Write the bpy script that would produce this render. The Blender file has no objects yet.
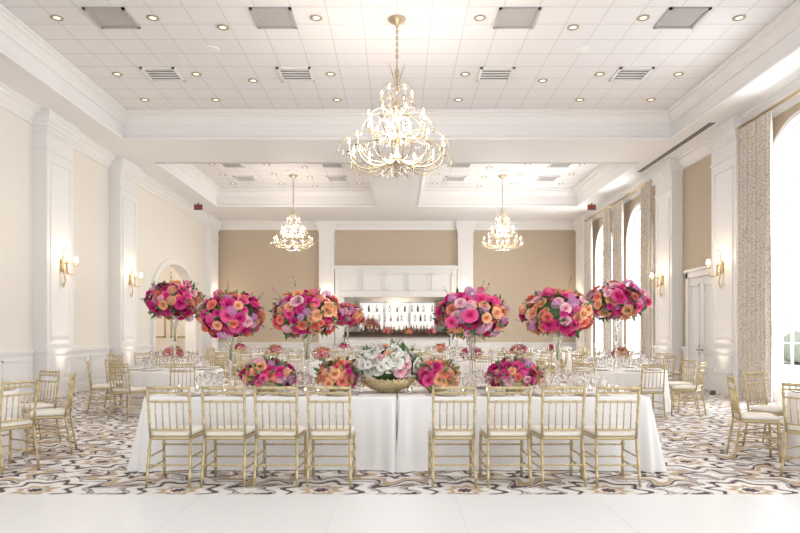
import bpy, math, random
from mathutils import Vector, Matrix
random.seed(7)
D=bpy.data; SC=bpy.context.scene; COL=SC.collection
pi=math.pi

# ------------------------------------------------------------------ materials
def mat(name,col,rough=0.5,metal=0.0,var=0.06,scale=8.0,bump=0.0,emit=None,estr=0.0,trans=0.0,coat=0.0,stretch=None,sub=0.0):
    m=D.materials.new(name); m.use_nodes=True
    nt=m.node_tree; b=nt.nodes['Principled BSDF']
    b.inputs['Roughness'].default_value=rough; b.inputs['Metallic'].default_value=metal
    tc=nt.nodes.new('ShaderNodeTexCoord'); mp=nt.nodes.new('ShaderNodeMapping')
    nt.links.new(tc.outputs['Object'],mp.inputs['Vector'])
    if stretch: mp.inputs['Scale'].default_value=stretch
    nz=nt.nodes.new('ShaderNodeTexNoise'); nz.inputs['Scale'].default_value=scale; nz.inputs['Detail'].default_value=3
    nt.links.new(mp.outputs['Vector'],nz.inputs['Vector'])
    mx=nt.nodes.new('ShaderNodeMix'); mx.data_type='RGBA'
    mx.inputs['A'].default_value=[max(0,x*(1-var)) for x in col]+[1]
    mx.inputs['B'].default_value=[min(1,x*(1+var)) for x in col]+[1]
    nt.links.new(nz.outputs['Fac'],mx.inputs['Factor'])
    nt.links.new(mx.outputs['Result'],b.inputs['Base Color'])
    if bump>0:
        bp=nt.nodes.new('ShaderNodeBump'); bp.inputs['Strength'].default_value=bump; bp.inputs['Distance'].default_value=0.01
        nt.links.new(nz.outputs['Fac'],bp.inputs['Height']); nt.links.new(bp.outputs['Normal'],b.inputs['Normal'])
    if emit:
        b.inputs['Emission Color'].default_value=list(emit)+[1]; b.inputs['Emission Strength'].default_value=estr
    if trans: b.inputs['Transmission Weight'].default_value=trans
    if coat: b.inputs['Coat Weight'].default_value=coat
    return m

M_white=mat('white_trim_paint',(0.85,0.845,0.84),0.45,var=0.01)
M_ceil=mat('ceiling_paint',(0.84,0.84,0.845),0.6,var=0.01)
M_cream=mat('cream_wall_paint',(0.84,0.80,0.74),0.6,var=0.015)
M_gold=mat('gold_chair_lacquer',(0.56,0.45,0.26),0.38,0.4,var=0.08)
M_cush=mat('ivory_cushion',(0.80,0.76,0.68),0.8,var=0.03,bump=0.1,scale=60)
M_cloth=mat('white_linen',(0.84,0.82,0.81),0.75,var=0.01,scale=90,bump=0.04)
M_dance=mat('white_vinyl_dance_floor',(0.80,0.80,0.805),0.3,var=0.01,scale=2)
M_seam=mat('dance_floor_seam',(0.72,0.71,0.70),0.5)
M_green=mat('leaf_dark_green',(0.07,0.17,0.05),0.5,var=0.5,scale=20)
M_olive=mat('leaf_olive_green',(0.22,0.32,0.12),0.5,var=0.4,scale=20)
M_mag=mat('petal_magenta',(0.68,0.03,0.25),0.6,var=0.25,scale=14)
M_hot=mat('petal_hot_pink',(0.88,0.10,0.33),0.6,var=0.2,scale=14)
M_coral=mat('petal_coral',(0.93,0.24,0.18),0.6,var=0.2,scale=14)
M_peach=mat('petal_peach',(0.95,0.48,0.27),0.6,var=0.12,scale=14)
M_lpink=mat('petal_light_pink',(0.90,0.52,0.60),0.6,var=0.12,scale=14)
M_lav=mat('petal_orchid_pink',(0.66,0.30,0.56),0.6,var=0.2,scale=14)
M_burg=mat('petal_burgundy',(0.32,0.008,0.07),0.6,var=0.3,scale=14)
M_wpet=mat('petal_ivory',(0.88,0.86,0.80),0.6,var=0.05,scale=14)
PAL=[M_mag,M_hot,M_coral,M_peach,M_lpink,M_lav,M_burg,M_wpet,M_green,M_olive]
M_silver=mat('chandelier_antique_gold',(0.50,0.41,0.28),0.35,0.6,var=0.06)
M_bulb=mat('candle_bulb_glow',(1,0.9,0.7),0.4,emit=(1.0,0.80,0.52),estr=9)
M_candle=mat('candle_sleeve',(0.78,0.72,0.60),0.5)
M_can=mat('downlight_lens',(1,0.92,0.78),0.4,emit=(1,0.86,0.66),estr=1.3)
M_canring=mat('downlight_trim',(0.46,0.38,0.28),0.4,0.3)
M_brass=mat('sconce_brass',(0.60,0.46,0.26),0.3,0.8)
M_dark=mat('dark_metal',(0.10,0.09,0.085),0.5)
M_vent=mat('vent_grey_louver',(0.15,0.14,0.135),0.5)
M_ventp=mat('vent_grey_perforated',(0.46,0.44,0.43),0.5,scale=80,var=0.2)
M_wood=mat('dark_bar_wood',(0.10,0.055,0.035),0.3,var=0.3,scale=5,stretch=(1,1,12))
M_bowl=mat('gold_carved_bowl',(0.50,0.40,0.22),0.4,0.4,var=0.45,scale=30,bump=0.8)
M_china=mat('china',(0.86,0.86,0.86),0.15,var=0.01)
M_charger=mat('gold_charger',(0.72,0.62,0.46),0.25,0.8)
M_nap=mat('white_napkin',(0.86,0.83,0.81),0.8,var=0.04)
M_bottle=mat('bottle_glass',(0.12,0.10,0.05),0.1,var=0.6,scale=3)
M_hedge=mat('outdoor_foliage',(0.42,0.46,0.38),0.8,var=0.3,scale=3,bump=0.5)
M_stone=mat('pale_stone',(0.70,0.68,0.64),0.8,var=0.08,scale=2)
M_exit=mat('exit_sign_face',(0.30,0.04,0.03),0.5)
M_shade=mat('sconce_shade',(0.9,0.82,0.68),0.7,emit=(1.0,0.78,0.5),estr=0.8)

def glass(name,col=(1,1,1),rough=0.02,f=0.45):
    m=D.materials.new(name); m.use_nodes=True; nt=m.node_tree
    b=nt.nodes['Principled BSDF']; out=nt.nodes['Material Output']
    b.inputs['Base Color'].default_value=(*col,1); b.inputs['Roughness'].default_value=rough
    b.inputs['Transmission Weight'].default_value=1.0; b.inputs['IOR'].default_value=1.45
    tr=nt.nodes.new('ShaderNodeBsdfTransparent'); mx=nt.nodes.new('ShaderNodeMixShader')
    mx.inputs['Fac'].default_value=f
    nt.links.new(tr.outputs[0],mx.inputs[1]); nt.links.new(b.outputs[0],mx.inputs[2]); nt.links.new(mx.outputs[0],out.inputs['Surface'])
    return m
M_glass=glass('clear_glass')
M_crystal=glass('cut_crystal',(1,0.99,0.97),0.05,0.85)
M_mirror=mat('mirror',(0.66,0.62,0.58),0.05,1.0,var=0.0)

class NB:
    def __init__(s,m): s.nt=m.node_tree
    def m(s,op,a,b=None,c=None):
        n=s.nt.nodes.new('ShaderNodeMath'); n.operation=op
        for i,x in enumerate((a,b,c)):
            if x is None: continue
            if isinstance(x,(int,float)): n.inputs[i].default_value=x
            else: s.nt.links.new(x,n.inputs[i])
        return n.outputs[0]
    def mix(s,f,a,b):
        n=s.nt.nodes.new('ShaderNodeMix'); n.data_type='RGBA'
        s.nt.links.new(f,n.inputs['Factor'])
        for k,x in (('A',a),('B',b)):
            if isinstance(x,tuple): n.inputs[k].default_value=(*x,1)
            else: s.nt.links.new(x,n.inputs[k])
        return n.outputs['Result']

def grass(name,c1,c2):
    m=D.materials.new(name); m.use_nodes=True; nt=m.node_tree; b=nt.nodes['Principled BSDF']; b.inputs['Roughness'].default_value=0.8
    nb=NB(m); tc=nt.nodes.new('ShaderNodeTexCoord'); mp=nt.nodes.new('ShaderNodeMapping'); mp.inputs['Scale'].default_value=(3,3,60)
    nt.links.new(tc.outputs['Object'],mp.inputs['Vector'])
    nz=nt.nodes.new('ShaderNodeTexNoise'); nz.inputs['Scale'].default_value=2; nz.inputs['Detail'].default_value=4
    nt.links.new(mp.outputs['Vector'],nz.inputs['Vector'])
    nt.links.new(nb.mix(nz.outputs['Fac'],c1,c2),b.inputs['Base Color']); return m
M_tan=grass('tan_grasscloth',(0.50,0.41,0.31),(0.62,0.52,0.41))

def tile_mat():
    m=D.materials.new('acoustic_ceiling_tile'); m.use_nodes=True; nt=m.node_tree; b=nt.nodes['Principled BSDF']; b.inputs['Roughness'].default_value=0.8
    nb=NB(m); tc=nt.nodes.new('ShaderNodeTexCoord'); sp=nt.nodes.new('ShaderNodeSeparateXYZ'); nt.links.new(tc.outputs['Object'],sp.inputs[0])
    def line(o,T,w):
        f=nb.m('FRACT',nb.m('DIVIDE',o,T)); d=nb.m('ABSOLUTE',nb.m('SUBTRACT',f,0.5)); return nb.m('GREATER_THAN',d,0.5-w/T/2)
    g=nb.m('MAXIMUM',line(sp.outputs['X'],0.61,0.018),line(sp.outputs['Y'],0.61,0.026))
    nt.links.new(nb.mix(g,(0.81,0.80,0.81),(0.63,0.62,0.62)),b.inputs['Base Color']); return m
M_tile=tile_mat()

def carpet():
    m=D.materials.new('patterned_carpet'); m.use_nodes=True; nt=m.node_tree; b=nt.nodes['Principled BSDF']; b.inputs['Roughness'].default_value=0.95
    nb=NB(m); tc=nt.nodes.new('ShaderNodeTexCoord')
    nz=nt.nodes.new('ShaderNodeTexNoise'); nz.inputs['Scale'].default_value=3.0; nz.inputs['Detail'].default_value=1
    nt.links.new(tc.outputs['Object'],nz.inputs['Vector'])
    vm=nt.nodes.new('ShaderNodeVectorMath'); vm.operation='MULTIPLY_ADD'
    nt.links.new(nz.outputs['Color'],vm.inputs[0]); vm.inputs[1].default_value=(0.07,0.07,0); nt.links.new(tc.outputs['Object'],vm.inputs[2])
    sp=nt.nodes.new('ShaderNodeSeparateXYZ'); nt.links.new(vm.outputs[0],sp.inputs[0])
    def motif(T,ox,oy,n,amp,sw=5.0):
        fx=nb.m('SUBTRACT',nb.m('FRACT',nb.m('ADD',nb.m('DIVIDE',sp.outputs['X'],T),ox)),0.5)
        fy=nb.m('SUBTRACT',nb.m('FRACT',nb.m('ADD',nb.m('DIVIDE',sp.outputs['Y'],T),oy)),0.5)
        r=nb.m('SQRT',nb.m('ADD',nb.m('MULTIPLY',fx,fx),nb.m('MULTIPLY',fy,fy)))
        a=nb.m('ARCTAN2',fy,fx)
        s=nb.m('SINE',nb.m('ADD',nb.m('MULTIPLY',a,n),nb.m('MULTIPLY',r,sw)))
        return nb.m('ADD',r,nb.m('MULTIPLY',s,nb.m('MULTIPLY',r,amp)))
    def band(x,lo,hi):
        return nb.m('MULTIPLY',nb.m('GREATER_THAN',x,lo),nb.m('LESS_THAN',x,hi))
    P=1.3
    A=motif(P,0.0,0.0,8,0.16,0); B=motif(P,0.5,0.5,6,0.30,8.0); C=motif(P/2,0.25,0.25,4,0.35,4); E=motif(P,0.5,0.0,4,0.35,6); F=motif(P,0.0,0.5,4,0.35,-6)
    LT=(0.80,0.77,0.74); DK=(0.10,0.065,0.06); TN=(0.50,0.36,0.22); GY=(0.42,0.37,0.37); BG=(0.62,0.57,0.53)
    base=nb.mix(band(C,0.30,0.38),BG,LT)
    base=nb.mix(band(C,0.06,0.14),base,TN)
    for X in (E,F):
        base=nb.mix(band(X,0.24,0.27),base,LT)
        base=nb.mix(band(X,0.17,0.22),base,GY)
        base=nb.mix(band(X,0.11,0.15),base,DK)
        base=nb.mix(band(X,0.0,0.05),base,LT)
    base=nb.mix(band(B,0.34,0.37),base,LT)
    base=nb.mix(band(B,0.27,0.31),base,DK)
    base=nb.mix(band(B,0.19,0.25),base,TN)
    base=nb.mix(band(B,0.14,0.17),base,LT)
    base=nb.mix(band(B,0.05,0.10),base,DK)
    base=nb.mix(band(A,0.36,0.39),base,GY)
    base=nb.mix(band(A,0.28,0.34),base,LT)
    base=nb.mix(band(A,0.22,0.26),base,DK)
    base=nb.mix(band(A,0.14,0.20),base,LT)
    base=nb.mix(band(A,0.08,0.12),base,TN)
    base=nb.mix(band(A,0.0,0.05),base,DK)
    n2=nt.nodes.new('ShaderNodeTexNoise'); n2.inputs['Scale'].default_value=220
    nt.links.new(tc.outputs['Object'],n2.inputs['Vector'])
    bp=nt.nodes.new('ShaderNodeBump'); bp.inputs['Strength'].default_value=0.3; bp.inputs['Distance'].default_value=0.005
    nt.links.new(n2.outputs['Fac'],bp.inputs['Height']); nt.links.new(bp.outputs['Normal'],b.inputs['Normal'])
    nt.links.new(base,b.inputs['Base Color']); return m
M_carpet=carpet()

def drape_mat():
    m=D.materials.new('damask_drapery'); m.use_nodes=True; nt=m.node_tree; b=nt.nodes['Principled BSDF']; b.inputs['Roughness'].default_value=0.85
    nb=NB(m); tc=nt.nodes.new('ShaderNodeTexCoord')
    v=nt.nodes.new('ShaderNodeTexVoronoi'); v.inputs['Scale'].default_value=6
    nt.links.new(tc.outputs['Object'],v.inputs['Vector'])
    s=nb.m('GREATER_THAN',nb.m('SINE',nb.m('MULTIPLY',v.outputs['Distance'],22.0)),0.5)
    nt.links.new(nb.mix(s,(0.76,0.70,0.62),(0.58,0.52,0.45)),b.inputs['Base Color']); return m
M_drape=drape_mat()

# ------------------------------------------------------------------ mesh builder
class MB:
    def __init__(s): s.v=[];s.f=[];s.m=[];s.s=[]
    def face(s,idx,m=0,sm=False): s.f.append(tuple(idx)); s.m.append(m); s.s.append(sm)
    def box(s,x0,x1,y0,y1,z0,z1,m=0):
        b=len(s.v)
        s.v+=[(x0,y0,z0),(x1,y0,z0),(x1,y1,z0),(x0,y1,z0),(x0,y0,z1),(x1,y0,z1),(x1,y1,z1),(x0,y1,z1)]
        for q in ((0,3,2,1),(4,5,6,7),(0,1,5,4),(1,2,6,5),(2,3,7,6),(3,0,4,7)): s.face([b+i for i in q],m)
    def tube(s,pts,r,m=0,n=8,cap=True):
        pts=[Vector(p) for p in pts]; N=len(pts)
        if not isinstance(r,(list,tuple)): r=[r]*N
        up=None; b=len(s.v)
        for i,p in enumerate(pts):
            t=(pts[min(i+1,N-1)]-pts[max(i-1,0)]).normalized()
            if up is None:
                up=Vector((0,0,1)) if abs(t.z)<0.9 else Vector((0,1,0))
            a=(up-t*up.dot(t)).normalized(); c=t.cross(a); up=a
            for k in range(n):
                th=2*pi*(k+0.5)/n; q=p+(a*math.cos(th)+c*math.sin(th))*r[i]; s.v.append(tuple(q))
        for i in range(N-1):
            for k in range(n):
                k2=(k+1)%n; s.face((b+i*n+k,b+i*n+k2,b+(i+1)*n+k2,b+(i+1)*n+k),m,n>4)
        if cap:
            s.face([b+k for k in range(n)][::-1],m); s.face([b+(N-1)*n+k for k in range(n)],m)
    def lathe(s,prof,c=(0,0,0),n=16,m=0,sm=True,fn=None):
        b=len(s.v)
        for r,z in prof:
            for k in range(n):
                th=2*pi*k/n; s.v.append((c[0]+r*math.cos(th),c[1]+r*math.sin(th),c[2]+z))
        for i in range(len(prof)-1):
            for k in range(n):
                k2=(k+1)%n; s.face((b+i*n+k,b+i*n+k2,b+(i+1)*n+k2,b+(i+1)*n+k),m,sm)
    def grid(s,P,m=0,sm=True,wrap=False):
        b=len(s.v); R=len(P); C=len(P[0])
        for row in P: s.v+=[tuple(p) for p in row]
        for i in range(R-1):
            for k in range(C if wrap else C-1):
                k2=(k+1)%C; s.face((b+i*C+k,b+i*C+k2,b+(i+1)*C+k2,b+(i+1)*C+k),m,sm)
    def merge(s,o,M,m=None):
        b=len(s.v); s.v+=[tuple(M@Vector(p)) for p in o.v]
        s.f+=[tuple(b+i for i in f) for f in o.f]
        s.m+=(o.m if m is None else [m]*len(o.m)); s.s+=o.s
    def mesh(s,name,mats):
        me=D.meshes.new(name); me.from_pydata(s.v,[],s.f)
        for x in mats: me.materials.append(x)
        me.polygons.foreach_set('material_index',s.m); me.polygons.foreach_set('use_smooth',s.s); me.update(); return me
def obj(name,me,loc=(0,0,0),rz=0,sc=1,parent=None):
    o=D.objects.new(name,me); COL.objects.link(o); o.location=loc; o.rotation_euler=(0,0,rz); o.scale=(sc,sc,sc) if isinstance(sc,(int,float)) else sc
    if parent: o.parent=parent
    return o
def empty(name,loc=(0,0,0),rz=0):
    o=D.objects.new(name,None); o.empty_display_size=0.2; COL.objects.link(o); o.location=loc; o.rotation_euler=(0,0,rz); return o
def T(x,y,z): return Matrix.Translation((x,y,z))
def RZ(a): return Matrix.Rotation(a,4,'Z')

# ------------------------------------------------------------------ room shell
W=8.0; YB=28.0; YF=-3.0; HS=6.36; HC=7.04; TX=6.95
mb=MB(); mb.box(-W-3,W+0.3,YF,YB+3,-0.1,0); obj('floor',mb.mesh('floor',[M_carpet]))

def arch_wall(sign,openings,H=HS+0.2,y0=YF,y1=YB,th=0.3):
    mb=MB()
    def P(a,z,d=0): return (sign*(W+d),a,z)
    def quad(p,m=0): 
        b=len(mb.v); mb.v+=p; mb.face(range(b,b+len(p)),m)
    cur=y0
    for yc,hw,zs,rise in sorted(openings):
        quad([P(cur,0),P(yc-hw,0),P(yc-hw,H),P(cur,H)])
        N=24; pts=[(yc+hw*math.cos(pi-pi*i/N),zs+rise*math.sin(pi*i/N)) for i in range(N+1)]
        for i in range(N):
            (a,z),(a2,z2)=pts[i],pts[i+1]
            quad([P(a,z),P(a2,z2),P(a2,H),P(a,H)]); quad([P(a,z),P(a2,z2),P(a2,z2,th),P(a,z,th)],1)
        for e in (-1,1): quad([P(yc+e*hw,0),P(yc+e*hw,0,th),P(yc+e*hw,zs,th),P(yc+e*hw,zs)],1)
        cur=yc+hw
    quad([P(cur,0),P(y1,0),P(y1,H),P(cur,H)])
    return mb
LEFT_OP=[(23.0,2.1,2.8,1.15)]
RW=[(12.55,1.2,4.55,1.2),(21.0,1.05,4.6,1.05),(24.5,1.0,4.6,1.0),(5.5,1.2,4.55,1.2),(0.5,1.2,4.55,1.2)]
obj('wall_left',arch_wall(-1,LEFT_OP).mesh('wall_left',[M_cream,M_white]))
obj('wall_right',arch_wall(1,RW).mesh('wall_right',[M_tan,M_white]))
def arch_trim(name,sign,yc,hw,zs,rise,w=0.09,m=M_white,off=0.03):
    mb=MB(); pts=[(sign*(W-off),yc-hw,0)]
    pts+=[(sign*(W-off),yc+hw*math.cos(pi-pi*i/24),zs+rise*math.sin(pi*i/24)) for i in range(25)]
    pts+=[(sign*(W-off),yc+hw,0)]
    mb.tube(pts,w,0,4); return obj(name,mb.mesh(name,[m]))
arch_trim('trim_1',-1,23.0,2.16,2.8,1.21,0.12)
for i,(yc,hw,zs,rise) in enumerate(RW): arch_trim('trim_%d'%(10+i),1,yc,hw+0.05,zs,rise+0.05,0.07)
mb=MB()
mb.box(-W-3.1,-W-3,19.0,27.0,0,5,0); mb.box(-W-3,-W-0.3,18.9,19.0,0,5,0); mb.box(-W-3,-W-0.3,27.0,27.1,0,5,0); mb.box(-W-3,-W-0.3,19,27,4.6,4.7,0)
for y in (20.4,22.2,24.0,25.8):
    mb.box(-W-3,-W-2.96,y-0.5,y+0.5,1.2,3.0,1)
for a,b in ((19.2,20.6),(21.0,22.4),(22.8,24.2),(24.6,26.0)):   # panelling on foyer end wall
    pass
for x0,x1 in ((-W-2.8,-W-1.75),(-W-1.55,-W-0.5)):
    for q in ((x0,x1,1.3,1.36),(x0,x1,3.3,3.36),(x0,x0+0.06,1.3,3.36),(x1-0.06,x1,1.3,3.36)): mb.box(q[0],q[1],26.96,27.0,q[2],q[3],1)
obj('wall_foyer',mb.mesh('wall_foyer',[M_cream,M_brass]))

mb=MB()
mb.box(-W,-2.35,YB,YB+0.25,0,HS+0.2); mb.box(2.35,W,YB,YB+0.25,0,HS+0.2); mb.box(-2.35,2.35,YB,YB+0.25,3.1,HS+0.2)
obj('wall_back',mb.mesh('wall_back',[M_tan]))
mb=MB()
mb.box(-2.8,2.8,YB+2.4,YB+2.5,0,3.4); mb.box(-2.9,-2.8,YB+0.25,YB+2.5,0,3.4); mb.box(2.8,2.9,YB+0.25,YB+2.5,0,3.4); mb.box(-2.9,2.9,YB+0.25,YB+2.5,3.4,3.5)
obj('wall_bar_alcove',mb.mesh('wall_bar_alcove',[M_cream]))

mb=MB(); Z1=HC+0.2
mb.box(-W,-TX,YF,YB,HS,Z1); mb.box(TX,W,YF,YB,HS,Z1)
mb.box(-TX,TX,YF,3,HS,Z1); mb.box(-TX,TX,16.2,18.4,HS,Z1); mb.box(-TX,TX,24.7,YB,HS,Z1); mb.box(-0.78,0.78,18.4,24.7,HS,Z1)
obj('ceiling',mb.mesh('ceiling',[M_ceil]))
trays=[(-TX,TX,3,16.2),(-TX,-0.78,18.4,24.7),(0.78,TX,18.4,24.7)]
for i,(x0,x1,y0,y1) in enumerate(trays):
    mb=MB(); mb.box(x0,x1,y0,y1,HC,Z1-0.01); obj('ceiling_tile_panel' if i==0 else 'ceiling_tile_panel.%03d'%i,mb.mesh('ceiling_tile_panel',[M_tile]))
    mb=MB()
    prof=[(0,6.74),(0.03,6.74),(0.05,6.80),(0.12,6.90),(0.17,6.93),(0.17,6.97),(0.22,6.99),(0.22,HC)]
    prof2=[(0,HS-0.015),(0.04,HS-0.015),(0.05,HS+0.02),(0.04,HS+0.06),(0.015,HS+0.09),(0,HS+0.09)]
    for pf in (prof,prof2):
        mb.grid([[(x0+o,y0+o,z),(x1-o,y0+o,z),(x1-o,y1-o,z),(x0+o,y1-o,z)] for o,z in pf],0,False,True)
    obj('trim_%d'%(i+2),mb.mesh('tray_crown',[M_white]))
for sg,nm in ((-1,'trim_5'),(1,'trim_6')):
    mb=MB(); pf=[(0,6.02),(0.04,6.02),(0.04,6.08),(0.08,6.12),(0.16,6.22),(0.20,6.24),(0.20,6.29),(0.25,6.31),(0.25,HS)]
    mb.grid([[(sg*(W-o),YF,z),(sg*(W-o),YB,z)] for o,z in pf],0,False); obj(nm,mb.mesh('wall_crown',[M_white]))
mb=MB(); mb.grid([[(-W,YB-o,z),(W,YB-o,z)] for o,z in [(0,6.0),(0.05,6.0),(0.07,6.1),(0.16,6.22),(0.2,6.24),(0.2,6.31),(0.24,HS)]],0,False); obj('trim_7',mb.mesh('wall_crown_back',[M_white]))

def wainscot(name,segs,sign):
    mb=MB()
    for y0,y1 in segs:
        def bx(o0,o1,a,b,z0,z1):
            xs=sorted((sign*(W-o0),sign*(W-o1))); mb.box(xs[0],xs[1],a,b,z0,z1)
        bx(0,0.03,y0,y1,0,1.02); bx(0,0.06,y0,y1,0,0.18); bx(0,0.07,y0,y1,1.02,1.09); bx(0,0.045,y0,y1,0.97,1.02)
        n=max(1,round((y1-y0)/1.2)); w=(y1-y0)/n
        for i in range(n):
            a=y0+i*w+0.12; b=y0+(i+1)*w-0.12
            if b-a<0.2: continue
            for q in ((a,b,0.30,0.33),(a,b,0.85,0.88),(a,a+0.03,0.30,0.88),(b-0.03,b,0.30,0.88)): bx(0.03,0.05,*q)
    obj(name,mb.mesh(name,[M_white]))
wainscot('baseboard_left',[(YF,14.0),(15.3,17.7),(19.1,20.75),(25.25,26.4)],-1)
wainscot('baseboard_right',[(1.8,4.2),(6.8,11.25),(13.85,14.45),(17.6,17.85),(19.15,19.85),(22.15,23.4),(25.6,26.35)],1)
mb=MB()
for x0,x1 in ((-W,-2.35),(2.35,W)):
    mb.box(x0,x1,YB-0.03,YB,0,1.02); mb.box(x0,x1,YB-0.06,YB,0,0.18); mb.box(x0,x1,YB-0.07,YB,1.02,1.09)
    n=5; w=(x1-x0)/n
    for i in range(n):
        a=x0+i*w+0.1;b=x0+(i+1)*w-0.1
        for q in ((a,b,0.30,0.33),(a,b,0.85,0.88),(a,a+0.03,0.30,0.88),(b-0.03,b,0.30,0.88)): mb.box(q[0],q[1],YB-0.05,YB-0.03,q[2],q[3])
obj('baseboard_back',mb.mesh('baseboard_back',[M_white]))

def pilaster_mesh(w,p=0.30,H=HS):
    mb=MB(); h=w/2; e=0.001
    mb.box(e,p,-h,h,0,H-0.01)
    mb.box(e,p+0.04,-h-0.04,h+0.04,0,0.32); mb.box(e,p+0.02,-h-0.02,h+0.02,0.32,0.40)
    mb.box(e,p+0.025,-h-0.025,h+0.025,1.02,1.09)
    for z0,z1,o in ((5.50,5.55,0.025),(5.86,5.92,0.02),(5.92,6.00,0.04),(6.00,6.10,0.07),(6.10,6.20,0.10),(6.20,6.27,0.12),(6.27,H-0.005,0.10)):
        mb.box(e,p+o,-h-o,h+o,z0,z1)
    a=h-0.14
    for z0,z1 in ((1.25,5.3),(0.5,0.92)):
        for q in ((-a,a,z0,z0+0.04),(-a,a,z1-0.04,z1),(-a,-a+0.04,z0,z1),(a-0.04,a,z0,z1)): mb.box(p,p+0.02,q[0],q[1],q[2],q[3])
    return mb.mesh('pilaster',[M_white])
PM=pilaster_mesh(1.15); PMS=pilaster_mesh(0.66,0.2)
for y in (14.65,18.4,27.0): obj('pilaster',PM,(-W,y,0))
for y in (15.1,18.5,27.0): obj('pilaster',PM,(W,y,0),pi)
for x in (-3.06,2.98): obj('pilaster',PMS,(x,YB,0),-pi/2)

mb=MB()
mb.box(-2.7,2.65,YB-0.14,YB,3.1,4.25); mb.box(-2.73,2.68,YB-0.22,YB,4.25,4.34); mb.box(-2.73,2.68,YB-0.28,YB,4.34,4.42); mb.box(-2.73,2.68,YB-0.18,YB,3.06,3.16)
for i in range(5):
    a=-2.5+i*1.0; b=a+0.9
    for q in ((a,b,3.35,3.39),(a,b,4.06,4.10),(a,a+0.04,3.35,4.10),(b-0.04,b,3.35,4.10)): mb.box(q[0],q[1],YB-0.18,YB-0.14,q[2],q[3])
mb.box(-2.7,-2.3,YB-0.14,YB,0,3.1); mb.box(2.3,2.65,YB-0.14,YB,0,3.1)
obj('trim_8',mb.mesh('bar_header_panelling',[M_white]))

bar=empty('bar_counter',(0,27.1,0))
mb=MB(); mb.box(-2.2,2.2,0.0,0.55,0,1.32,0); mb.box(-2.28,2.28,-0.12,0.65,1.32,1.40,1)
for i in range(6):
    a=-2.1+i*0.71; 
    for q in ((a,a+0.6,0.25,0.29),(a,a+0.6,0.92,0.96),(a,a+0.04,0.25,0.96),(a+0.56,a+0.6,0.25,0.96)): mb.box(q[0],q[1],-0.02,0,q[2],q[3],0)
obj('counter',mb.mesh('bar_counter',[M_white,M_wood]),parent=bar)
shelf=empty('back_bar',(0,YB+2.1,0))
mb=MB(); mb.box(-2.7,2.7,-0.3,0.25,0,1.50,0); mb.box(-2.75,2.75,-0.35,0.25,1.50,1.57,0)
mb.box(-1.75,1.75,0.23,0.27,1.66,2.95,1)
for x in (-1.80,-0.6,0.6,1.80): mb.box(x-0.05,x+0.05,0.15,0.28,1.57,3.0,2)
mb.box(-1.85,1.85,0.15,0.28,2.95,3.05,2)
for z in (2.05,2.5): mb.box(-1.8,1.8,0.02,0.15,z,z+0.02,3)
for s in (-1,1):
    for z in (2.0,2.4): mb.box(s*2.3-0.35,s*2.3+0.35,0.0,0.25,z,z+0.03,2)
obj('cabinet',mb.mesh('back_bar',[M_wood,M_mirror,M_white,M_glass]),parent=shelf)
bt=MB(); bt.lathe([(0,0),(0.04,0),(0.042,0.18),(0.03,0.22),(0.014,0.25),(0.014,0.31),(0,0.31)],n=10)
mb=MB()
for z,n in ((1.57,20),(2.07,13),(2.52,11)):
    for i in range(n): mb.merge(bt,T(-1.65+3.3*i/(n-1)+random.uniform(-.07,.07),0.08 if z>2 else -0.05,z),random.choice([0,1,2,2,1]))
for s in (-1,1):
    for z in (2.03,2.43):
        for i in range(6): mb.merge(bt,T(s*2.3-0.28+i*0.11,0.1,z),random.choice([0,1,2]))
obj('bottles',mb.mesh('bottles',[M_bottle,M_charger,M_glass]),parent=shelf)

def door(name,y0,y1,H):
    r=empty(name,(W,(y0+y1)/2,0)); h=(y1-y0)/2
    mb=MB()
    mb.box(-0.10,0.0,-h-0.12,-h,0,H+0.14); mb.box(-0.10,0.0,h,h+0.12,0,H+0.14); mb.box(-0.10,0,-h-0.12,h+0.12,H,H+0.16); mb.box(-0.14,0,-h-0.16,h+0.16,H+0.16,H+0.22)
    obj('frame',mb.mesh('door_frame',[M_white]),parent=r)
    for k,(a,b) in enumerate(((-h,-0.005),(0.005,h))):
        mb=MB(); mb.box(-0.05,0,a,b,0.01,H)
        for z0,z1 in ((0.2,0.95),(1.1,H-0.2)):
            for q in ((a+.12,b-.12,z0,z0+.04),(a+.12,b-.12,z1-.04,z1),(a+.12,a+.16,z0,z1),(b-.16,b-.12,z0,z1)): mb.box(-0.075,-0.05,*q)
        yy=-0.06 if k==0 else 0.06
        mb.tube([(-0.05,yy,1.02),(-0.12,yy,1.02),(-0.12,yy*2.6,1.02)],0.016,1,8)
        obj('leaf_%d'%(k+1),mb.mesh('door_leaf',[M_white,M_dark]),parent=r)
door('door_1',15.95,17.4,2.95)

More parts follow.
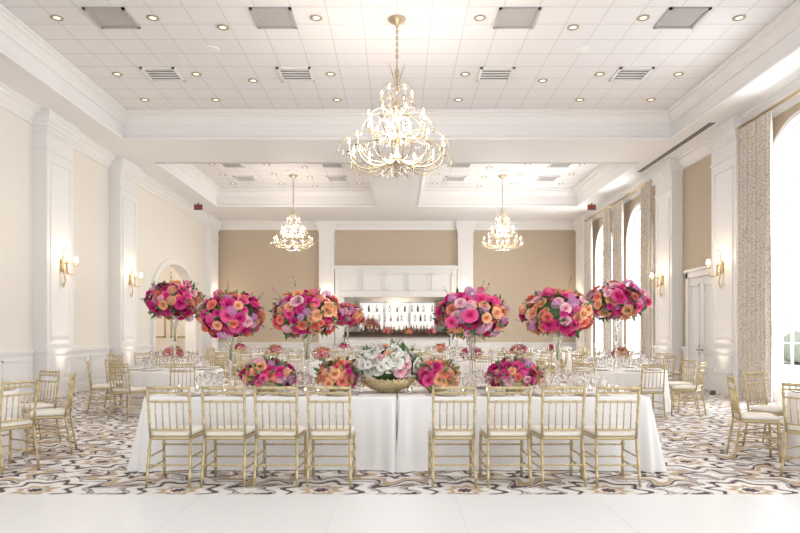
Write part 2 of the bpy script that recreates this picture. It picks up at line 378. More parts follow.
for i,(yc,hw,zs,rise) in enumerate(RW):
    r=empty('window_%d'%(i+1),(W+0.12,yc,0)); mb=MB()
    mb.tube([(0,-hw+0.04,0)]+[(0,(hw-0.04)*math.cos(pi-pi*k/24),zs+(rise-0.04)*math.sin(pi*k/24)) for k in range(25)]+[(0,hw-0.04,0)],0.07,0,4)
    mb.box(-0.05,0.05,-hw,hw,zs-0.07,zs+0.07); mb.box(-0.05,0.05,-hw,hw,2.75,2.9); mb.box(-0.05,0.05,-hw,hw,0,0.3)
    mb.box(-0.05,0.05,-0.06,0.06,0.0,zs)
    for y in (-hw/2,hw/2): mb.box(-0.02,0.02,y-0.02,y+0.02,0.3,zs)
    for k in range(1,9): mb.box(-0.02,0.02,-hw,hw,0.3+k*(zs-0.3)/9-0.015,0.3+k*(zs-0.3)/9+0.015)
    for a in (30,60,90,120,150):
        t=a/180*pi; mb.tube([(0,0.35*hw*math.cos(t),zs+0.35*rise*math.sin(t)),(0,hw*math.cos(t),zs+rise*math.sin(t))],0.02,0,4)
    mb.tube([(0,0.35*hw*math.cos(pi*k/12),zs+0.35*rise*math.sin(pi*k/12)) for k in range(13)],0.025,0,4)
    mb.box(-0.09,-0.05,0.1,0.13,0.95,1.2,1)
    obj('frame',mb.mesh('window_frame',[M_white,M_dark]),parent=r)

def drape(name,y0,y1,x=7.66,z1=6.0,seed=0):
    N=int((y1-y0)/0.02); rows=[]
    for z in (0.01,0.6,1.5,3.0,4.5,5.6,z1):
        row=[]
        for k in range(N+1):
            t=k/N; ph=t*(y1-y0)/0.17*2*pi
            amp=0.06*(1.0 if z<5.8 else 0.7)
            row.append((x+amp*math.sin(ph+0.3*math.sin(z)),y0+t*(y1-y0)+0.02*math.sin(ph*2),z))
        rows.append(row)
    mb=MB(); mb.grid(rows,0); obj(name,mb.mesh('drapery',[M_drape]))
k=0
for a,b in ((13.1,14.30),(10.4,11.45),(19.35,20.05),(21.75,22.6),(23.0,23.7),(25.2,26.0),(6.6,7.6),(3.3,4.4),(1.6,2.4)):
    drape('curtain_panel',a,b,seed=k); k+=1
mb=MB(); 
for a,b in ((10.3,14.36),(19.3,22.7),(22.9,26.1),(3.2,7.7)): mb.tube([(7.66,a,6.05),(7.66,b,6.05)],0.03,0,8)
obj('curtain_rods',mb.mesh('curtain_rods',[M_brass]))

mb=MB(); mb.box(W+0.3,W+40,-20,60,-0.3,-0.12); obj('terrace_ground',mb.mesh('terrace',[M_stone]))
mb=MB(); rr=random.Random(3)
for i in range(40):
    y=-10+i*1.3; R=rr.uniform(0.8,1.3)
    mb.lathe([(0.02,0),(R,0.3),(R*1.05,0.9),(R*0.8,1.4),(R*0.3,1.7),(0.01,1.8)],(W+13+rr.uniform(-.5,.5),y,-0.15),10)
obj('hedge_row',mb.mesh('hedge_row',[M_hedge]))

mb=MB(); mb.box(-5.2,5.2,-2.5,5.55,0.0,0.02,0)
for x in (-2.9,-1.7,-0.5,0.5,1.7,2.9): mb.box(x-0.003,x+0.003,-2.5,5.55,0.02,0.0208,1)
for y in (3.1,1.9): mb.box(-5.2,5.2,y-0.003,y+0.003,0.02,0.0208,1)
mb.box(-5.22,5.22,5.55,5.60,0.0,0.015,0)
obj('dance_floor',mb.mesh('dance_floor',[M_dance,M_seam]))

def vent(x,y,kind):
    mb=MB(); h=0.36
    for q in ((-h,h,-h,-h+0.05),(-h,h,h-0.05,h),(-h,-h+0.05,-h,h),(h-0.05,h,-h,h)): mb.box(q[0],q[1],q[2],q[3],-0.03,0,0)
    mb.box(-h+0.05,h-0.05,-h+0.05,h-0.05,-0.008,0,2 if kind==0 else 1)
    if kind==0:
        for k in range(5):
            yy=-h+0.1+k*0.13; mb.box(-h+0.05,h-0.05,yy,yy+0.03,-0.025,-0.008,0)
    obj('ceiling_vent',mb.mesh('ceiling_vent',[M_white if kind==0 else M_ventp,M_ventp,M_vent]),(x,y,HC))
for x in (-5.05,-2.18,2.12,5.05): vent(x,11.35,1); vent(x,13.8,0); vent(x,8.9,0)
for x in (-5.45,-2.15,2.1,5.4): vent(x,21.1,0); vent(x,23.0,0)
mb=MB(); cans=[]
for y in (6.4,8.9,11.35,13.8,15.3):
    for x in (-6.05,-4.35,-3.2,-1.45,1.45,3.2,4.35,6.05):
        if y==15.3 and abs(x) in (3.2,): continue
        cans.append((x+0.02,y+ (0.35 if abs(x) in (3.2,) else 0)))
for y in (19.6,21.1,22.4,23.8):
    for x in (-6.1,-4.3,-3.1,-1.4,1.4,3.1,4.3,6.1): cans.append((x,y+0.4*(abs(x)==3.1)))
for x,y in cans:
    mb.lathe([(0.11,-0.002),(0.11,-0.015),(0.06,-0.012),(0.06,-0.004)],(x,y,HC),14,0)
    mb.lathe([(0.06,-0.006),(0.03,-0.007),(0.001,-0.007)],(x,y,HC),14,1)
obj('recessed_downlights',mb.mesh('recessed_downlights',[M_canring,M_can]))
mb=MB(); mb.box(7.28,7.34,14.9,19.4,HS-0.012,HS-0.001,0); mb.box(7.36,7.42,14.9,19.4,HS-0.012,HS-0.001,0); mb.box(7.26,7.44,14.88,19.42,HS-0.006,HS-0.001,1)
obj('linear_air_diffuser',mb.mesh('linear_air_diffuser',[M_dark,M_white]))
mb=MB()
for x,y in ((-3.65,12.6),(3.65,12.6),(3.65,22.0),(-3.65,22.0)): mb.lathe([(0.16,0),(0.16,-0.015),(0.14,-0.02),(0.001,-0.02)],(x,y,HC),18,0)
obj('ceiling_speakers',mb.mesh('ceiling_speakers',[M_ceil]))
for x in (-7.45,7.3):
    mb=MB(); mb.box(-0.15,0.15,-0.03,0.03,-0.26,-0.06,0); mb.box(-0.12,0.12,-0.035,-0.03,-0.23,-0.09,1); mb.box(-0.02,0.02,-0.02,0.02,-0.06,0,0)
    obj('exit_sign',mb.mesh('exit_sign',[M_dark,M_exit]),(x,24.0,HS))

# ------------------------------------------------------------------ chandelier
def bez(p0,p1,p2,p3,n=10):
    r=[]
    for i in range(n+1):
        t=i/n; a=(1-t)**3;b=3*t*(1-t)**2;c=3*t*t*(1-t);d=t**3
        r.append(tuple(a*p0[k]+b*p1[k]+c*p2[k]+d*p3[k] for k in range(len(p0))))
    return r
def chandelier_mesh():
    mb=MB()
    mb.lathe([(0.0,0.0),(0.02,0.02),(0.04,0.06),(0.02,0.10),(0.015,0.13),(0.06,0.19),(0.10,0.26),(0.11,0.32),(0.07,0.38),(0.03,0.43),(0.025,0.6),(0.05,0.66),(0.07,0.74),(0.045,0.82),(0.02,0.88),(0.02,1.15),(0.045,1.2),(0.055,1.28),(0.025,1.36),(0.02,1.5),(0.02,1.7),(0.04,1.76),(0.04,1.84),(0.015,1.9),(0.012,2.0)],n=14)
    def P3(ang,prof): return [(r*math.cos(ang),r*math.sin(ang),z) for r,z in prof]
    def drop(x,y,z,s=1.0): mb.lathe([(0.001,0.02*s),(0.011*s,0.0),(0.013*s,-0.03*s),(0.001,-0.07*s)],(x,y,z),5,3,False)
    def bead(x,y,z,r=0.013): mb.lathe([(0.001,r),(r,0),(0.001,-r)],(x,y,z),5,3,False)
    def arm(ang,prof,r0,r1,sc=1.0):
        pts=P3(ang,prof); n=len(pts); mb.tube(pts,[r0+(r1-r0)*i/(n-1) for i in range(n)],0,6)
        x,y,z=pts[-1]
        mb.lathe([(0.010,0),(0.045*sc,0.02),(0.05*sc,0.032),(0.018,0.036),(0.018,0.045)],(x,y,z),10,0)
        mb.lathe([(0.016,0.04),(0.016,0.16*sc)],(x,y,z),8,1)
        mb.lathe([(0.005,0.155*sc),(0.019,0.175*sc),(0.017,0.205*sc),(0.008,0.24*sc),(0.001,0.26*sc)],(x,y,z),8,2)
        for q in range(4):
            t=q*pi/2; drop(x+0.045*math.cos(t),y+0.045*math.sin(t),z)
    def fern(ang,prof,r):
        pts=P3(ang,prof); n=len(pts); mb.tube(pts,[r*(1-0.5*i/(n-1)) for i in range(n)],0,6); drop(*pts[-1],1.3)
    n1=12
    for i in range(n1):
        a=2*pi*i/n1+0.13; ac=a+pi/n1
        arm(a,bez((0.07,0.32),(0.36,0.05),(0.78,0.10),(0.82,0.40)),0.015,0.011)
        if i%2==0:
            fern(ac,bez((0.05,0.62),(0.35,0.88),(0.92,0.72),(1.05,0.40),14)+bez((1.05,0.40),(1.08,0.28),(0.96,0.28),(0.97,0.37),5)[1:],0.014)
        mb.tube(P3(ac,bez((0.07,0.30),(0.35,0.18),(0.66,0.26),(0.64,0.46))+bez((0.64,0.46),(0.61,0.56),(0.52,0.52),(0.56,0.45),4)[1:]),0.010,0,6)
        p0=Vector(P3(a,[(0.82,0.42)])[0]); p1=Vector(P3(a+2*pi/n1,[(0.82,0.42)])[0])
        for k in range(1,8):
            t=k/8; p=p0.lerp(p1,t); bead(p.x,p.y,p.z-0.11*4*t*(1-t),0.011)
        p2=Vector(P3(a,[(0.05,1.2)])[0])
        for k in range(14):
            t=k/14; p=p0.lerp(p2,t); bead(p.x,p.y,p.z-0.22*4*t*(1-t)*0.9,0.012)
    for i in range(8):
        a=2*pi*i/8+0.3; ac=a+pi/8
        arm(a,bez((0.05,0.72),(0.22,0.56),(0.50,0.64),(0.50,0.88)),0.013,0.010,0.95)
        fern(ac,bez((0.04,1.0),(0.22,1.25),(0.56,1.12),(0.62,0.84),12),0.010)
    for i in range(6):
        a=2*pi*i/6; ac=a+pi/6
        arm(a,bez((0.04,1.18),(0.12,1.06),(0.26,1.12),(0.26,1.30)),0.011,0.008,0.85)
        fern(ac,bez((0.03,1.5),(0.12,1.70),(0.28,1.62),(0.32,1.38),10),0.009)
        mb.tube(P3(ac,bez((0.03,1.6),(0.08,1.75),(0.10,1.85),(0.16,1.95),6)),[0.007]*4+[0.004]*3,0,5)
        for k in range(10):
            t=k/10; r=0.24*(1-t)+0.03*t; z=1.30*(1-t)+1.8*t-0.10*4*t*(1-t); q=P3(a,[(r,z)])[0]; bead(*q,0.012)
    for i in range(14):
        a=2*pi*i/14
        for rr,zz in ((0.12,0.24),(0.07,0.14),(0.28,0.14),(0.16,0.72),(0.12,1.2)): drop(rr*math.cos(a),rr*math.sin(a),zz,1.3)
    return mb.mesh('chandelier_body',[M_silver,M_candle,M_bulb,M_crystal])
CHM=chandelier_mesh()
def chandelier(name,loc,s,drop):
    root=empty(name,loc); obj('body',CHM,sc=s,parent=root)
    top=drop-loc[2]; zb=2.0*s; mb=MB(); z=zb; k=0
    while z<top-0.08:
        c=[( (0.02*math.cos(t) if k%2 else 0),(0 if k%2 else 0.02*math.cos(t)), z+0.03+0.036*math.sin(t)) for t in [2*pi*j/8 for j in range(9)]]
        mb.tube(c,0.009,0,5,False); z+=0.055; k+=1
    mb.lathe([(0.0,top-0.13),(0.03,top-0.12),(0.05,top-0.09),(0.13,top-0.05),(0.16,top-0.02),(0.16,top-0.001)],n=18)
    obj('chain_and_canopy',mb.mesh('chandelier_chain',[M_silver]),parent=root)
chandelier('chandelier',(0.0,11.4,4.2),1.04,HC)
chandelier('chandelier',(-3.66,22.6,4.34),0.80,HC)
chandelier('chandelier',(3.72,22.6,4.34),0.80,HC)

# ------------------------------------------------------------------ sconces
def sconce_mesh():
    mb=MB()
    mb.lathe([(0,-0.16),(0.03,-0.14),(0.05,-0.05),(0.03,0.02),(0.05,0.08),(0.03,0.15),(0,0.18)],(0.02,0,0),10,0)
    mb.tube([(0.02,0,-0.05),(0.08,0,-0.35),(0.04,0,-0.5),(0.01,0,-0.42),(0.05,0,-0.38)],[0.02,0.018,0.015,0.012,0.01],0,6)
    mb.tube([(0.02,0,0.1),(0.05,0,0.35),(0.10,0,0.42),(0.12,0,0.36)],[0.016,0.014,0.012,0.01],0,6)
    for s in (-1,1):
        P=bez((0.03,0,-0.02),(0.15,s*0.02,-0.30),(0.24,s*0.22,-0.22),(0.22,s*0.22,0.0),10)
        mb.tube(P,0.016,0,6)
        c=(0.22,s*0.22,0.0)
        mb.lathe([(0.01,0),(0.05,0.02),(0.05,0.03),(0.018,0.035)],c,10,0)
        mb.lathe([(0.018,0.03),(0.018,0.12)],c,8,1)
        mb.lathe([(0.06,0.10),(0.04,0.22)],c,14,2)
    return mb.mesh('sconce',[M_brass,M_candle,M_shade])
SM=sconce_mesh()
for y in (14.65,18.4,27.0): obj('candle_sconce',SM,(-W+0.33,y,3.0),0)
for y in (15.1,18.5,27.0): obj('candle_sconce',SM,(W-0.33,y,3.0),pi)
for x in (-3.06,2.98): obj('candle_sconce',SM,(x,YB-0.23,3.0),-pi/2)

# ------------------------------------------------------------------ chiavari chair
def chair_mesh():
    mb=MB()
    def bamboo(p0,p1,r,rings=(0.25,0.5,0.75),n=8):
        p0=Vector(p0);p1=Vector(p1); pts=[];rad=[]
        L=(p1-p0).length; pts.append(p0);rad.append(r*0.9)
        for t in rings:
            d=0.007/L
            for dt,k in ((-2*d,1.0),(-d,1.35),(d,1.35),(2*d,1.0)): pts.append(p0.lerp(p1,t+dt)); rad.append(r*k)
        pts.append(p1);rad.append(r*0.95); mb.tube(pts,rad,0,n)
    for s in (-1,1):
        bamboo((s*0.20,-0.265,0),(s*0.19,-0.195,0.44),0.0135,(0.2,0.45,0.75))
        bamboo((s*0.19,-0.195,0.44),(s*0.195,-0.255,0.93),0.0125,(0.3,0.55,0.8))
        bamboo((s*0.205,0.20,0),(s*0.205,0.185,0.44),0.014,(0.2,0.45,0.75))
        for z in (0.16,0.27): bamboo((s*0.197,-0.235+0.05*z,z),(s*0.205,0.195,z),0.008,(0.3,0.7))
        mb.lathe([(0.0,0.012),(0.010,0.008),(0.013,0.0)],(s*0.195,-0.256,0.93),8,0)
    def yb(z): return -0.195-0.06*(z-0.44)/0.49
    for z,r in ((0.918,0.014),(0.872,0.010),(0.790,0.010),(0.525,0.010)):
        bamboo((-0.195,yb(z),z),(0.195,yb(z),z),r,(0.2,0.5,0.8))
    for i in range(5):
        x=-0.13+0.065*i
        bamboo((x,yb(0.525),0.525),(x*1.0,yb(0.79),0.79),0.0066,(0.5,),6)
        mb.tube([(x,yb(0.872),0.872),(x,yb(0.918),0.918)],0.005,0,6)
    for z in (0.20,0.32): bamboo((-0.2,0.19,z),(0.2,0.19,z),0.008,(0.2,0.5,0.8))
    bamboo((-0.19,-0.235,0.20),(0.19,-0.235,0.20),0.008,(0.2,0.5,0.8))
    def loop(e,z,n=6):
        r=0.04; pts=[]
        cs=[(-0.20-e+r,-0.20-e+r,pi),(0.20+e-r,-0.20-e+r,1.5*pi),(0.22+e-r,0.21+e-r,0),(-0.22-e+r,0.21+e-r,0.5*pi)]
        for cx,cy,a0 in cs:
            for i in range(n): 
                a=a0+0.5*pi*i/(n-1); pts.append((cx+r*math.cos(a),cy+r*math.sin(a),z))
        return pts
    def stack(L,m):
        b=len(mb.v); mb.grid([loop(e,z) for e,z in L],m,True,True); n=24
        mb.face(list(range(b,b+n))[::-1],m); mb.face(range(b+(len(L)-1)*n,b+len(L)*n),m,True)
    stack([(-0.012,0.425),(0,0.43),(0,0.452),(-0.008,0.458)],0)
    stack([(-0.02,0.459),(-0.008,0.468),(-0.004,0.485),(-0.015,0.502),(-0.05,0.512),(-0.1,0.516)],1)
    return mb.mesh('chiavari_chair',[M_gold,M_cush])
CH=chair_mesh()
def chair(x,y,rz=0): return obj('chiavari_chair',CH,(x,y,0),rz)
for x in (-2.12,-1.61,-1.12,-0.63,0.53,1.04,1.54,2.05):
    chair(x,6.19,random.uniform(-0.03,0.03))

# ------------------------------------------------------------------ tables
def rect_cloth(x0,x1,y0,y1,H=0.765,flare=0.12,seed=0,left=True,right=True):
    rnd=random.Random(seed)
    cx,cy=(x0+x1)/2,(y0+y1)/2; hx,hy=(x1-x0)/2,(y1-y0)/2; r=0.03
    pts=[]; step=0.03
    def seg(a,b,nrm):
        L=(Vector(b)-Vector(a)).length; n=int(L/step)
        for i in range(n): pts.append((Vector(a).lerp(Vector(b),i/n),Vector(nrm),min(i/n,1-i/n)*L))
    def cor(cx_,cy_,a0):
        for i in range(8):
            a=a0+0.5*pi*i/8; n=Vector((math.cos(a),math.sin(a))); pts.append((Vector((cx_,cy_))+n*r,n,0))
    seg((-hx+r,-hy),(hx-r,-hy),(0,-1)); cor(hx-r,-hy+r,-pi/2); seg((hx,-hy+r),(hx,hy-r),(1,0)); cor(hx-r,hy-r,0)
    seg((hx-r,hy),(-hx+r,hy),(0,1)); cor(-hx+r,hy-r,pi/2); seg((-hx,hy-r),(-hx,-hy+r),(-1,0)); cor(-hx+r,-hy+r,pi)
    tot=len(pts); rows=[]
    ph=[rnd.uniform(0,6.28) for _ in range(4)]
    for z in (0.008,0.06,0.2,0.35,0.5,0.62,0.71,0.75,H):
        t=1-z/H; row=[]
        for i,(p,n,dc) in enumerate(pts):
            u=i*step
            corner=math.exp(-dc/0.16)
            f=0.016*math.sin(u*7+ph[0])+0.012*math.sin(u*13+ph[1])+0.012*math.sin(u*3.1+ph[2])
            off=t*(0.03+f*0.9)+corner*flare*t*(0.85+0.35*math.sin(u*38))
            if (n.x<-0.5 and not left) or (n.x>0.5 and not right): off=min(off,0.008)
            if z>0.75: off=-0.004
            q=p+n*off; row.append((q.x,q.y,z))
        rows.append(row)
    mb=MB(); mb.grid(rows,0,True,True); mb.face([(len(rows)-1)*tot+i for i in range(tot)],0)
    return mb.mesh('tablecloth',[M_cloth]),(cx,cy,0)
me,l=rect_cloth(-2.64,-0.01,6.66,7.95,seed=1,right=False); obj('banquet_table',me,l)
me,l=rect_cloth(0.01,2.64,6.66,7.95,seed=2,left=False); obj('banquet_table',me,l)

def round_cloth(R,seed):
    rnd=random.Random(seed); N=160; rows=[]
    a1,a2=rnd.uniform(0,6),rnd.uniform(0,6)
    for z in (0.008,0.08,0.25,0.45,0.62,0.72,0.755,0.765):
        t=1-z/0.765; row=[]
        for k in range(N):
            a=2*pi*k/N
            f=math.sin(16*a+a1+0.8*math.sin(3*a))*0.03+0.012*math.sin(29*a+a2)
            r=R+t*(0.04+f*1.1)- (0.01 if z>0.76 else 0)
            row.append((r*math.cos(a),r*math.sin(a),z))
        rows.append(row)
    mb=MB(); mb.grid(rows,0,True,True); mb.face([(len(rows)-1)*N+i for i in range(N)],0)
    return mb.mesh('round_tablecloth',[M_cloth])
RC=[round_cloth(0.88,5),round_cloth(0.88,6)]

def wineglass(mb,x,y,z,s=1.0,m=0):
    mb.lathe([(0.0,0.0),(0.035*s,0.002),(0.03*s,0.006),(0.005,0.012),(0.004,0.09*s),(0.02*s,0.11*s),(0.038*s,0.14*s),(0.04*s,0.17*s),(0.033*s,0.215*s),(0.031*s,0.215*s),(0.037*s,0.17*s),(0.034*s,0.14*s),(0.0,0.105*s)],(x,y,z),12,m)
def setting(mb,x,y,rz):
    M=T(x,y,0.767)@RZ(rz); t=MB()
    t.lathe([(0,0.0),(0.10,0.0),(0.155,0.008),(0.155,0.012),(0.10,0.005),(0,0.005)],n=24,m=1)
    t.lathe([(0,0.006),(0.08,0.007),(0.13,0.018),(0.13,0.021),(0.08,0.012),(0,0.012)],n=24,m=2)
    t.grid([[(-0.05+0.1*i/4,-0.12+0.24*j/4,0.022+0.012*math.sin(pi*i/4)) for i in range(5)] for j in range(5)],3)
    wineglass(t,0.13,0.17,0,1.0); wineglass(t,0.21,0.12,0,0.85); wineglass(t,0.05,0.2,0,1.08); wineglass(t,-0.04,0.17,0,0.95)
    for dx in (-0.18,-0.21,0.18,0.2): t.box(dx-0.005,dx+0.005,-0.1,0.09,0.001,0.004,1)
    mb.merge(t,M)
TW=[M_glass,M_charger,M_china,M_nap,M_candle,M_bulb]
def votive(mb,x,y,z=0.767):
    mb.lathe([(0,0),(0.028,0.0),(0.036,0.075),(0.033,0.075),(0.026,0.006),(0,0.006)],(x,y,z),12,0)
    mb.lathe([(0,0.035),(0.024,0.035),(0.024,0.008)],(x,y,z),10,4); mb.lathe([(0.004,0.036),(0.008,0.048),(0.001,0.068)],(x,y,z),6,5)
mb=MB()
for x in (-2.13,-1.62,-1.12,-0.62,0.53,1.04,1.54,2.05):
    setting(mb,x,6.84,0); setting(mb,x,7.77,pi)
for x in (-2.48,-2.28,-1.88,-1.0,-0.86,0.14,0.72,0.98,1.82,2.2,2.42,2.5): votive(mb,x,6.98 if abs(x)<2.1 else 7.3)
obj('place_settings',mb.mesh('place_settings',TW))
mb=MB()
for i in range(8):
    a=2*pi*i/8; setting(mb,0.70*math.cos(a),0.70*math.sin(a),a+pi/2)
RS=mb.mesh('round_place_settings',TW)

# ------------------------------------------------------------------ flowers
def petal(mb,phi,w,rb,rt,z0,z1,curl,m=0,nu=4,nv=3):
    rows=[]
    for j in range(nv+1):
        v=j/nv; row=[]
        for i in range(nu+1):
            u=-1+2*i/nu; a=phi+u*w*(0.55+0.45*math.sin(pi*min(1,v*0.75+0.1)))
            r=rb+(rt-rb)*math.sin(v*pi/2)**0.8+curl*v**4
            z=z0+(z1-z0)*v-curl*0.7*v**4-0.16*u*u*v
            row.append((r*math.cos(a),r*math.sin(a),z))
        rows.append(row)
    mb.grid(rows,m)
rose=MB()
for n,w,rt,z1,c,o in ((3,1.15,0.20,0.78,0.02,0),(4,1.0,0.42,0.76,0.06,0.5),(5,0.85,0.68,0.62,0.16,0.2),(6,0.75,0.92,0.36,0.2,0.7)):
    for i in range(n): petal(rose,2*pi*i/n+o,w,0.05,rt,0.0,z1,c)
pom=MB()
for i in range(46):
    zz=1-i/46*1.05; a=i*2.39996; r=math.sqrt(max(0,1-zz*zz)); n=Vector((r*math.cos(a),r*math.sin(a),zz)); 
    q=n.to_track_quat('Z','Y').to_matrix().to_4x4(); s=0.19
    t=MB(); 
    for k in range(4):
        b=k*pi/2+i; t.v+=[(0,0,0),(s*math.cos(b-0.5)*.8,s*math.sin(b-0.5)*.8,0.05),(s*math.cos(b)*1.15,s*math.sin(b)*1.15,0.02),(s*math.cos(b+0.5)*.8,s*math.sin(b+0.5)*.8,0.05)]
        t.face((4*k,4*k+1,4*k+2,4*k+3),0,False)
    pom.merge(t,T(*(n*0.8))@q)
leaf=MB()
leaf.v=[(0,0,0),(0.22,0.35,0.03),(0,0.35,-0.02),(-0.22,0.35,0.03),(0.18,0.72,0.0),(0,0.75,-0.05),(-0.18,0.72,0.0),(0,1.05,-0.16)]
for f in ((0,1,2),(0,2,3),(1,4,5,2),(2,5,6,3),(4,7,5),(5,7,6)): leaf.face(f,0,True)
core=MB(); core.lathe([(0.001,-1)]+[(math.cos(t),math.sin(t)) for t in [(-80+20*i)*pi/180 for i in range(9)]]+[(0.001,1)],n=16)
WT_PINK=[26,22,12,12,14,10,6,0]
WT_WARM=[14,16,18,28,14,6,3,0]
WT_WHITE=[0,0,1,5,8,0,0,86]
WT_PURP=[22,16,6,16,14,24,3,0]
def bouquet(rx,ry,rz,n,wt,seed,size=0.055,zmin=-1.0,leaves=60,sprigs=10,pomp=0.08):
    rnd=random.Random(seed); mb=MB()
    mb.merge(core,Matrix.Diagonal((rx*0.80,ry*0.80,rz*0.80,1)),8)
    def orient(nv,pos,s,roll):
        q=nv.to_track_quat('Z','Y').to_matrix().to_4x4(); return T(*pos)@q@RZ(roll)@Matrix.Diagonal((s,s,s,1))
    for i in range(n):
        zz=1-(i+0.5)/n*(1-zmin); a=i*2.39996+rnd.uniform(-.15,.15); r=math.sqrt(max(0,1-zz*zz))
        u=Vector((r*math.cos(a),r*math.sin(a),zz))
        k=rnd.uniform(0.82,1.08); pos=Vector((u.x*rx*k,u.y*ry*k,u.z*rz*k))
        nv=Vector((u.x/rx,u.y/ry,u.z/rz+0.3)).normalized(); nv=(nv+Vector([rnd.uniform(-.3,.3) for _ in range(3)])).normalized()
        s=size*rnd.choice([0.7,0.85,1.0,1.0,1.15,1.3]); c=rnd.choices(range(8),wt)[0]
        if c==5 or rnd.random()<pomp: mb.merge(pom,orient(nv,pos,s*1.05,0),c)
        else: mb.merge(rose,orient(nv,pos-nv*s*0.4,s*1.12,rnd.uniform(0,6)),c)
    for i in range(leaves):
        zz=rnd.uniform(zmin,1); a=rnd.uniform(0,2*pi); r=math.sqrt(max(0,1-zz*zz)); u=Vector((r*math.cos(a),r*math.sin(a),zz))
        pos=Vector((u.x*rx,u.y*ry,u.z*rz))*0.92; d=(u+Vector([rnd.uniform(-.8,.8) for _ in range(3)])).normalized()
        q=d.to_track_quat('Y','Z').to_matrix().to_4x4(); s=rnd.uniform(0.06,0.10)
        mb.merge(leaf,T(*pos)@q@Matrix.Rotation(rnd.uniform(0,6),4,'Y')@Matrix.Diagonal((s,s*1.1,s,1)),rnd.choice([8,8,9]))
    for i in range(sprigs):
        zz=rnd.uniform(max(zmin,-0.7),1.0); a=rnd.uniform(0,2*pi); r=math.sqrt(max(0,1-zz*zz)); u=Vector((r*math.cos(a),r*math.sin(a),zz))
        p0=Vector((u.x*rx,u.y*ry,u.z*rz))*0.9; L=rnd.uniform(0.10,0.18); d=(u+Vector((0,0,0.35))).normalized()
        mb.tube([p0,p0+d*L*0.5,p0+d*L+Vector((0,0,-0.01))],[0.003,0.002,0.0015],9,4)
        budc=rnd.choice([0,1,9,9]) if wt[0]>0 else 9
        for k in range(6):
            pp=p0+d*L*(0.35+0.65*k/5); dd=(d+Vector([rnd.uniform(-.9,.9) for _ in range(3)])).normalized(); s=0.035
            mb.merge(leaf,T(*pp)@dd.to_track_quat('Y','Z').to_matrix().to_4x4()@Matrix.Diagonal((s,s,s,1)),9 if budc==9 else (budc if k>3 else 9))
    return mb.mesh('flowers',PAL)
def trumpet(h):
    mb=MB(); mb.lathe([(0,0),(0.075,0),(0.078,0.008),(0.05,0.02),(0.018,0.035),(0.016,0.06),(0.02,0.12),(0.026,0.3*h/0.65+0.02),(0.045,0.5*h/0.65),(0.085,h-0.02),(0.10,h),(0.096,h),(0.08,h-0.02),(0.04,0.5*h/0.65),(0.02,0.32*h/0.65),(0.012,0.13),(0,0.12)],n=20)
    for i in range(5):
        a=i*1.25; mb.tube([(0.008*math.cos(a),0.008*math.sin(a),0.34),(0.02*math.cos(a),0.02*math.sin(a),0.5*h/0.65),(0.06*math.cos(a),0.06*math.sin(a),h+0.05)],0.003,1,5)
    return mb.mesh('trumpet_vase',[M_glass,M_olive])
BALL=[bouquet(0.38,0.36,0.27,115,WT_WARM,11,zmin=-0.9,leaves=90,sprigs=10),bouquet(0.40,0.37,0.27,122,WT_PURP,12,zmin=-0.9,leaves=90,sprigs=10),bouquet(0.39,0.36,0.26,115,WT_PINK,13,zmin=-0.9,leaves=90,sprigs=10)]
VT=trumpet(0.66)
def tall(x,y,b,zc=1.66,s=1.0,rz=0,base=0.767):
    r=empty('tall_floral_centerpiece',(x,y,base))
    obj('flower_ball',BALL[b],(0,0,zc-base),rz,s,r)
    vh=zc-base-0.20*s; obj('trumpet_vase',VT,(0,0,0),0,(1,1,vh/0.66),r)
tall(-1.05,7.42,0,1.65,1.0); tall(0.86,7.42,1,1.65,1.05,1.0); tall(-1.93,7.42,2,1.64,1.0,2.0); tall(1.86,7.42,0,1.66,1.0,2.6)
LOW=[bouquet(0.30,0.21,0.18,74,WT_PINK,21,0.050,-0.3,70,8),bouquet(0.24,0.21,0.19,60,WT_WARM,22,0.050,-0.3,50,8),bouquet(0.35,0.26,0.23,96,WT_WHITE,23,0.055,-0.35,110,12,0.0)]
def low(x,y,b,s=1.0,rz=0,base=0.767,dz=0.17):
    r=empty('low_floral_centerpiece',(x,y,base)); obj('flowers',LOW[b],(0,0,dz*s),rz,s,r)
    mb=MB(); mb.lathe([(0,0),(0.09,0),(0.10,0.01),(0.15,0.07),(0.17,0.12),(0.16,0.125),(0.13,0.07),(0,0.03)],n=20); obj('bowl',mb.mesh('bowl',[M_bowl]),(0,0,0),0,s,r)
low(-1.46,7.2,0,1.0,0); low(-0.66,7.2,1,1.0,1,); low(0.45,7.2,1,1.0,2.5); low(1.33,7.2,0,1.0,3.0)
r=empty('low_floral_centerpiece',(-0.10,7.2,0.767)); obj('flowers',LOW[2],(0,0,0.31),0.4,1.0,r)
mb=MB(); N=28
mb.lathe([(0,0),(0.12,0),(0.13,0.015),(0.20,0.04),(0.27,0.09),(0.30,0.15),(0.28,0.155),(0.18,0.08),(0,0.06)],n=N)
for i in range(N):
    a=2*pi*i/N; mb.lathe([(0.001,-0.022),(0.02,0),(0.001,0.022)],(0.295*math.cos(a),0.295*math.sin(a),0.15),6)
obj('bowl',mb.mesh('bowl_wide',[M_bowl]),parent=r)

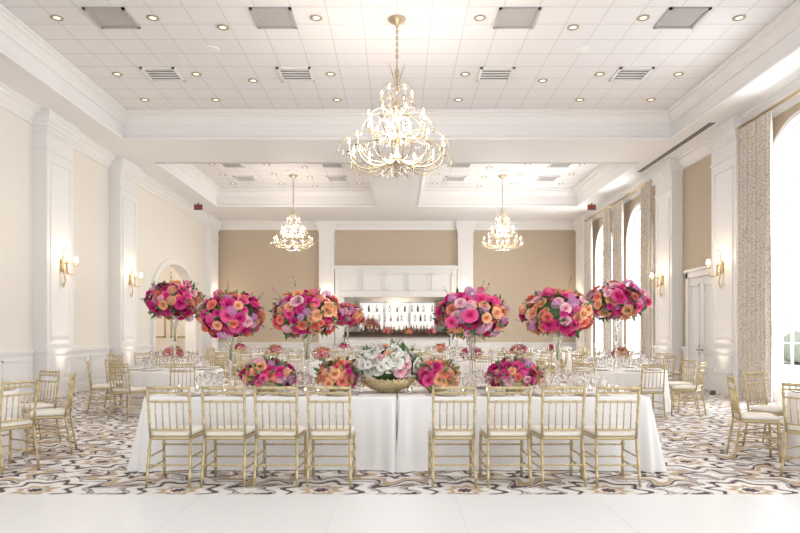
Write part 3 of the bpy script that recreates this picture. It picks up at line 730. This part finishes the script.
def round_table(x,y,nch=8,rot=0,deco='low',skip=(),b=0,rr=1.20):
    obj('round_table',RC[int(abs(x*10))%2],(x,y,0),rot); obj('place_settings',RS,(x,y,0),rot)
    for i in range(nch):
        if i in skip: continue
        a=rot+2*pi*i/nch+random.uniform(-0.04,0.04); R=rr+random.uniform(0,0.06)
        chair(x+R*math.cos(a),y+R*math.sin(a),a+pi/2)
    if deco=='low': low(x,y,b%2,0.9,random.uniform(0,6))
    elif deco=='tall': tall(x,y,b%3,2.05,1.38,random.uniform(0,6))
round_table(-5.30,7.25,8,0.35,'low',b=0)
round_table(5.27,6.95,8,math.radians(162),'low',b=1)
round_table(-4.2,12.1,8,-0.35,'tall',b=2)
round_table(4.15,12.1,8,0.1,'tall',b=1)
for x,y,d,b in ((-5.7,16.3,'low',0),(-1.9,16.2,'low',1),(1.9,16.2,'low',0),(5.7,16.3,'low',1),
                (-3.8,20.0,'low',1),(3.8,20.0,'low',0),(-1.6,20.8,'tall',0),
                (-5.8,23.6,'low',0),(1.6,23.4,'low',1),(5.8,23.6,'low',0),(-2.0,24.3,'low',0)):
    round_table(x,y,8,random.uniform(0,0.7),d,b=b)
low(-0.4,27.37,0,0.9,1,1.402); low(0.5,27.37,1,0.8,1,1.402); low(1.5,27.37,0,0.8,2,1.402)

# ------------------------------------------------------------------ lights
def light(kind,name,loc,energy,color=(1,1,1),size=0.1,rot=(0,0,0),**kw):
    l=D.lights.new(name,kind); l.energy=energy; l.color=color
    if kind=='AREA':
        l.shape='RECTANGLE'; l.size=kw.get('sx',1); l.size_y=kw.get('sy',1)
    else: l.shadow_soft_size=size
    if kind=='SPOT': l.spot_size=kw.get('ang',1.6); l.spot_blend=0.9
    o=D.objects.new(name,l); COL.objects.link(o); o.location=loc; o.rotation_euler=rot; return o
WARM=(1.0,0.90,0.80); NEU=(1.0,0.975,0.95)
light('POINT','chandelier_light',(0,11.4,4.95),260,WARM,0.4)
for x in (-3.66,3.72): light('POINT','chandelier_light',(x,22.6,5.0),160,WARM,0.35)
for x,y in [(x,y) for y in (6.4,11.35,15.0) for x in (-5.2,-1.8,1.8,5.2)]: light('SPOT','downlight',(x,y,HC-0.05),95,NEU,0.15,ang=2.3)
for x,y in [(x,y) for y in (20,23.4) for x in (-5.2,-2.0,2.0,5.2)]: light('SPOT','downlight',(x,y,HC-0.05),125,NEU,0.15,ang=2.3)
mbu=MB()
for sg,ys in ((-1,(14.65,18.4,27.0)),(1,(15.1,18.5,27.0))):
    for y in ys:
        x=sg*(W-0.55)
        light('SPOT','uplight',(x,y,0.14),100,(1.0,0.84,0.66),0.08,rot=(0,pi+sg*0.10*-1,0),ang=1.15)
        mbu.lathe([(0,0),(0.07,0),(0.075,0.02),(0.06,0.10),(0.055,0.10),(0.0,0.09)],(x,y,0),14)
        light('POINT','sconce_light',(sg*(W-0.62),y,3.25),9,(1.0,0.80,0.56),0.08)
for x in (-3.06,2.98): light('POINT','sconce_light',(x,YB-0.5,3.25),8,(1.0,0.78,0.52),0.08)
obj('floor_uplights',mbu.mesh('floor_uplights',[M_dark]))
light('POINT','foyer_light',(-9.6,23,3.9),160,WARM,0.3)
light('POINT','bar_light',(0,29.2,3.1),40,WARM,0.2)
for yc,hw,zs,rise in RW:
    light('AREA','window_daylight',(W+0.5,yc,2.8),380,(0.95,0.98,1.0),rot=(0,pi/2,0),sx=5.2,sy=2*hw)

w=D.worlds.new('daylight_world'); SC.world=w; w.use_nodes=True
bg=w.node_tree.nodes['Background']; bg.inputs['Color'].default_value=(0.97,0.985,1,1); bg.inputs['Strength'].default_value=1.65
SC.view_settings.view_transform='Standard'

# ------------------------------------------------------------------ camera
cd=D.cameras.new('camera'); cam=D.objects.new('camera',cd); COL.objects.link(cam)
cam.location=(0,0,1.41); cam.rotation_euler=(pi/2,0,0)
cd.sensor_width=36; cd.lens=28.8; cd.shift_x=0.00375; cd.shift_y=0.0856; cd.clip_end=200
SC.camera=cam
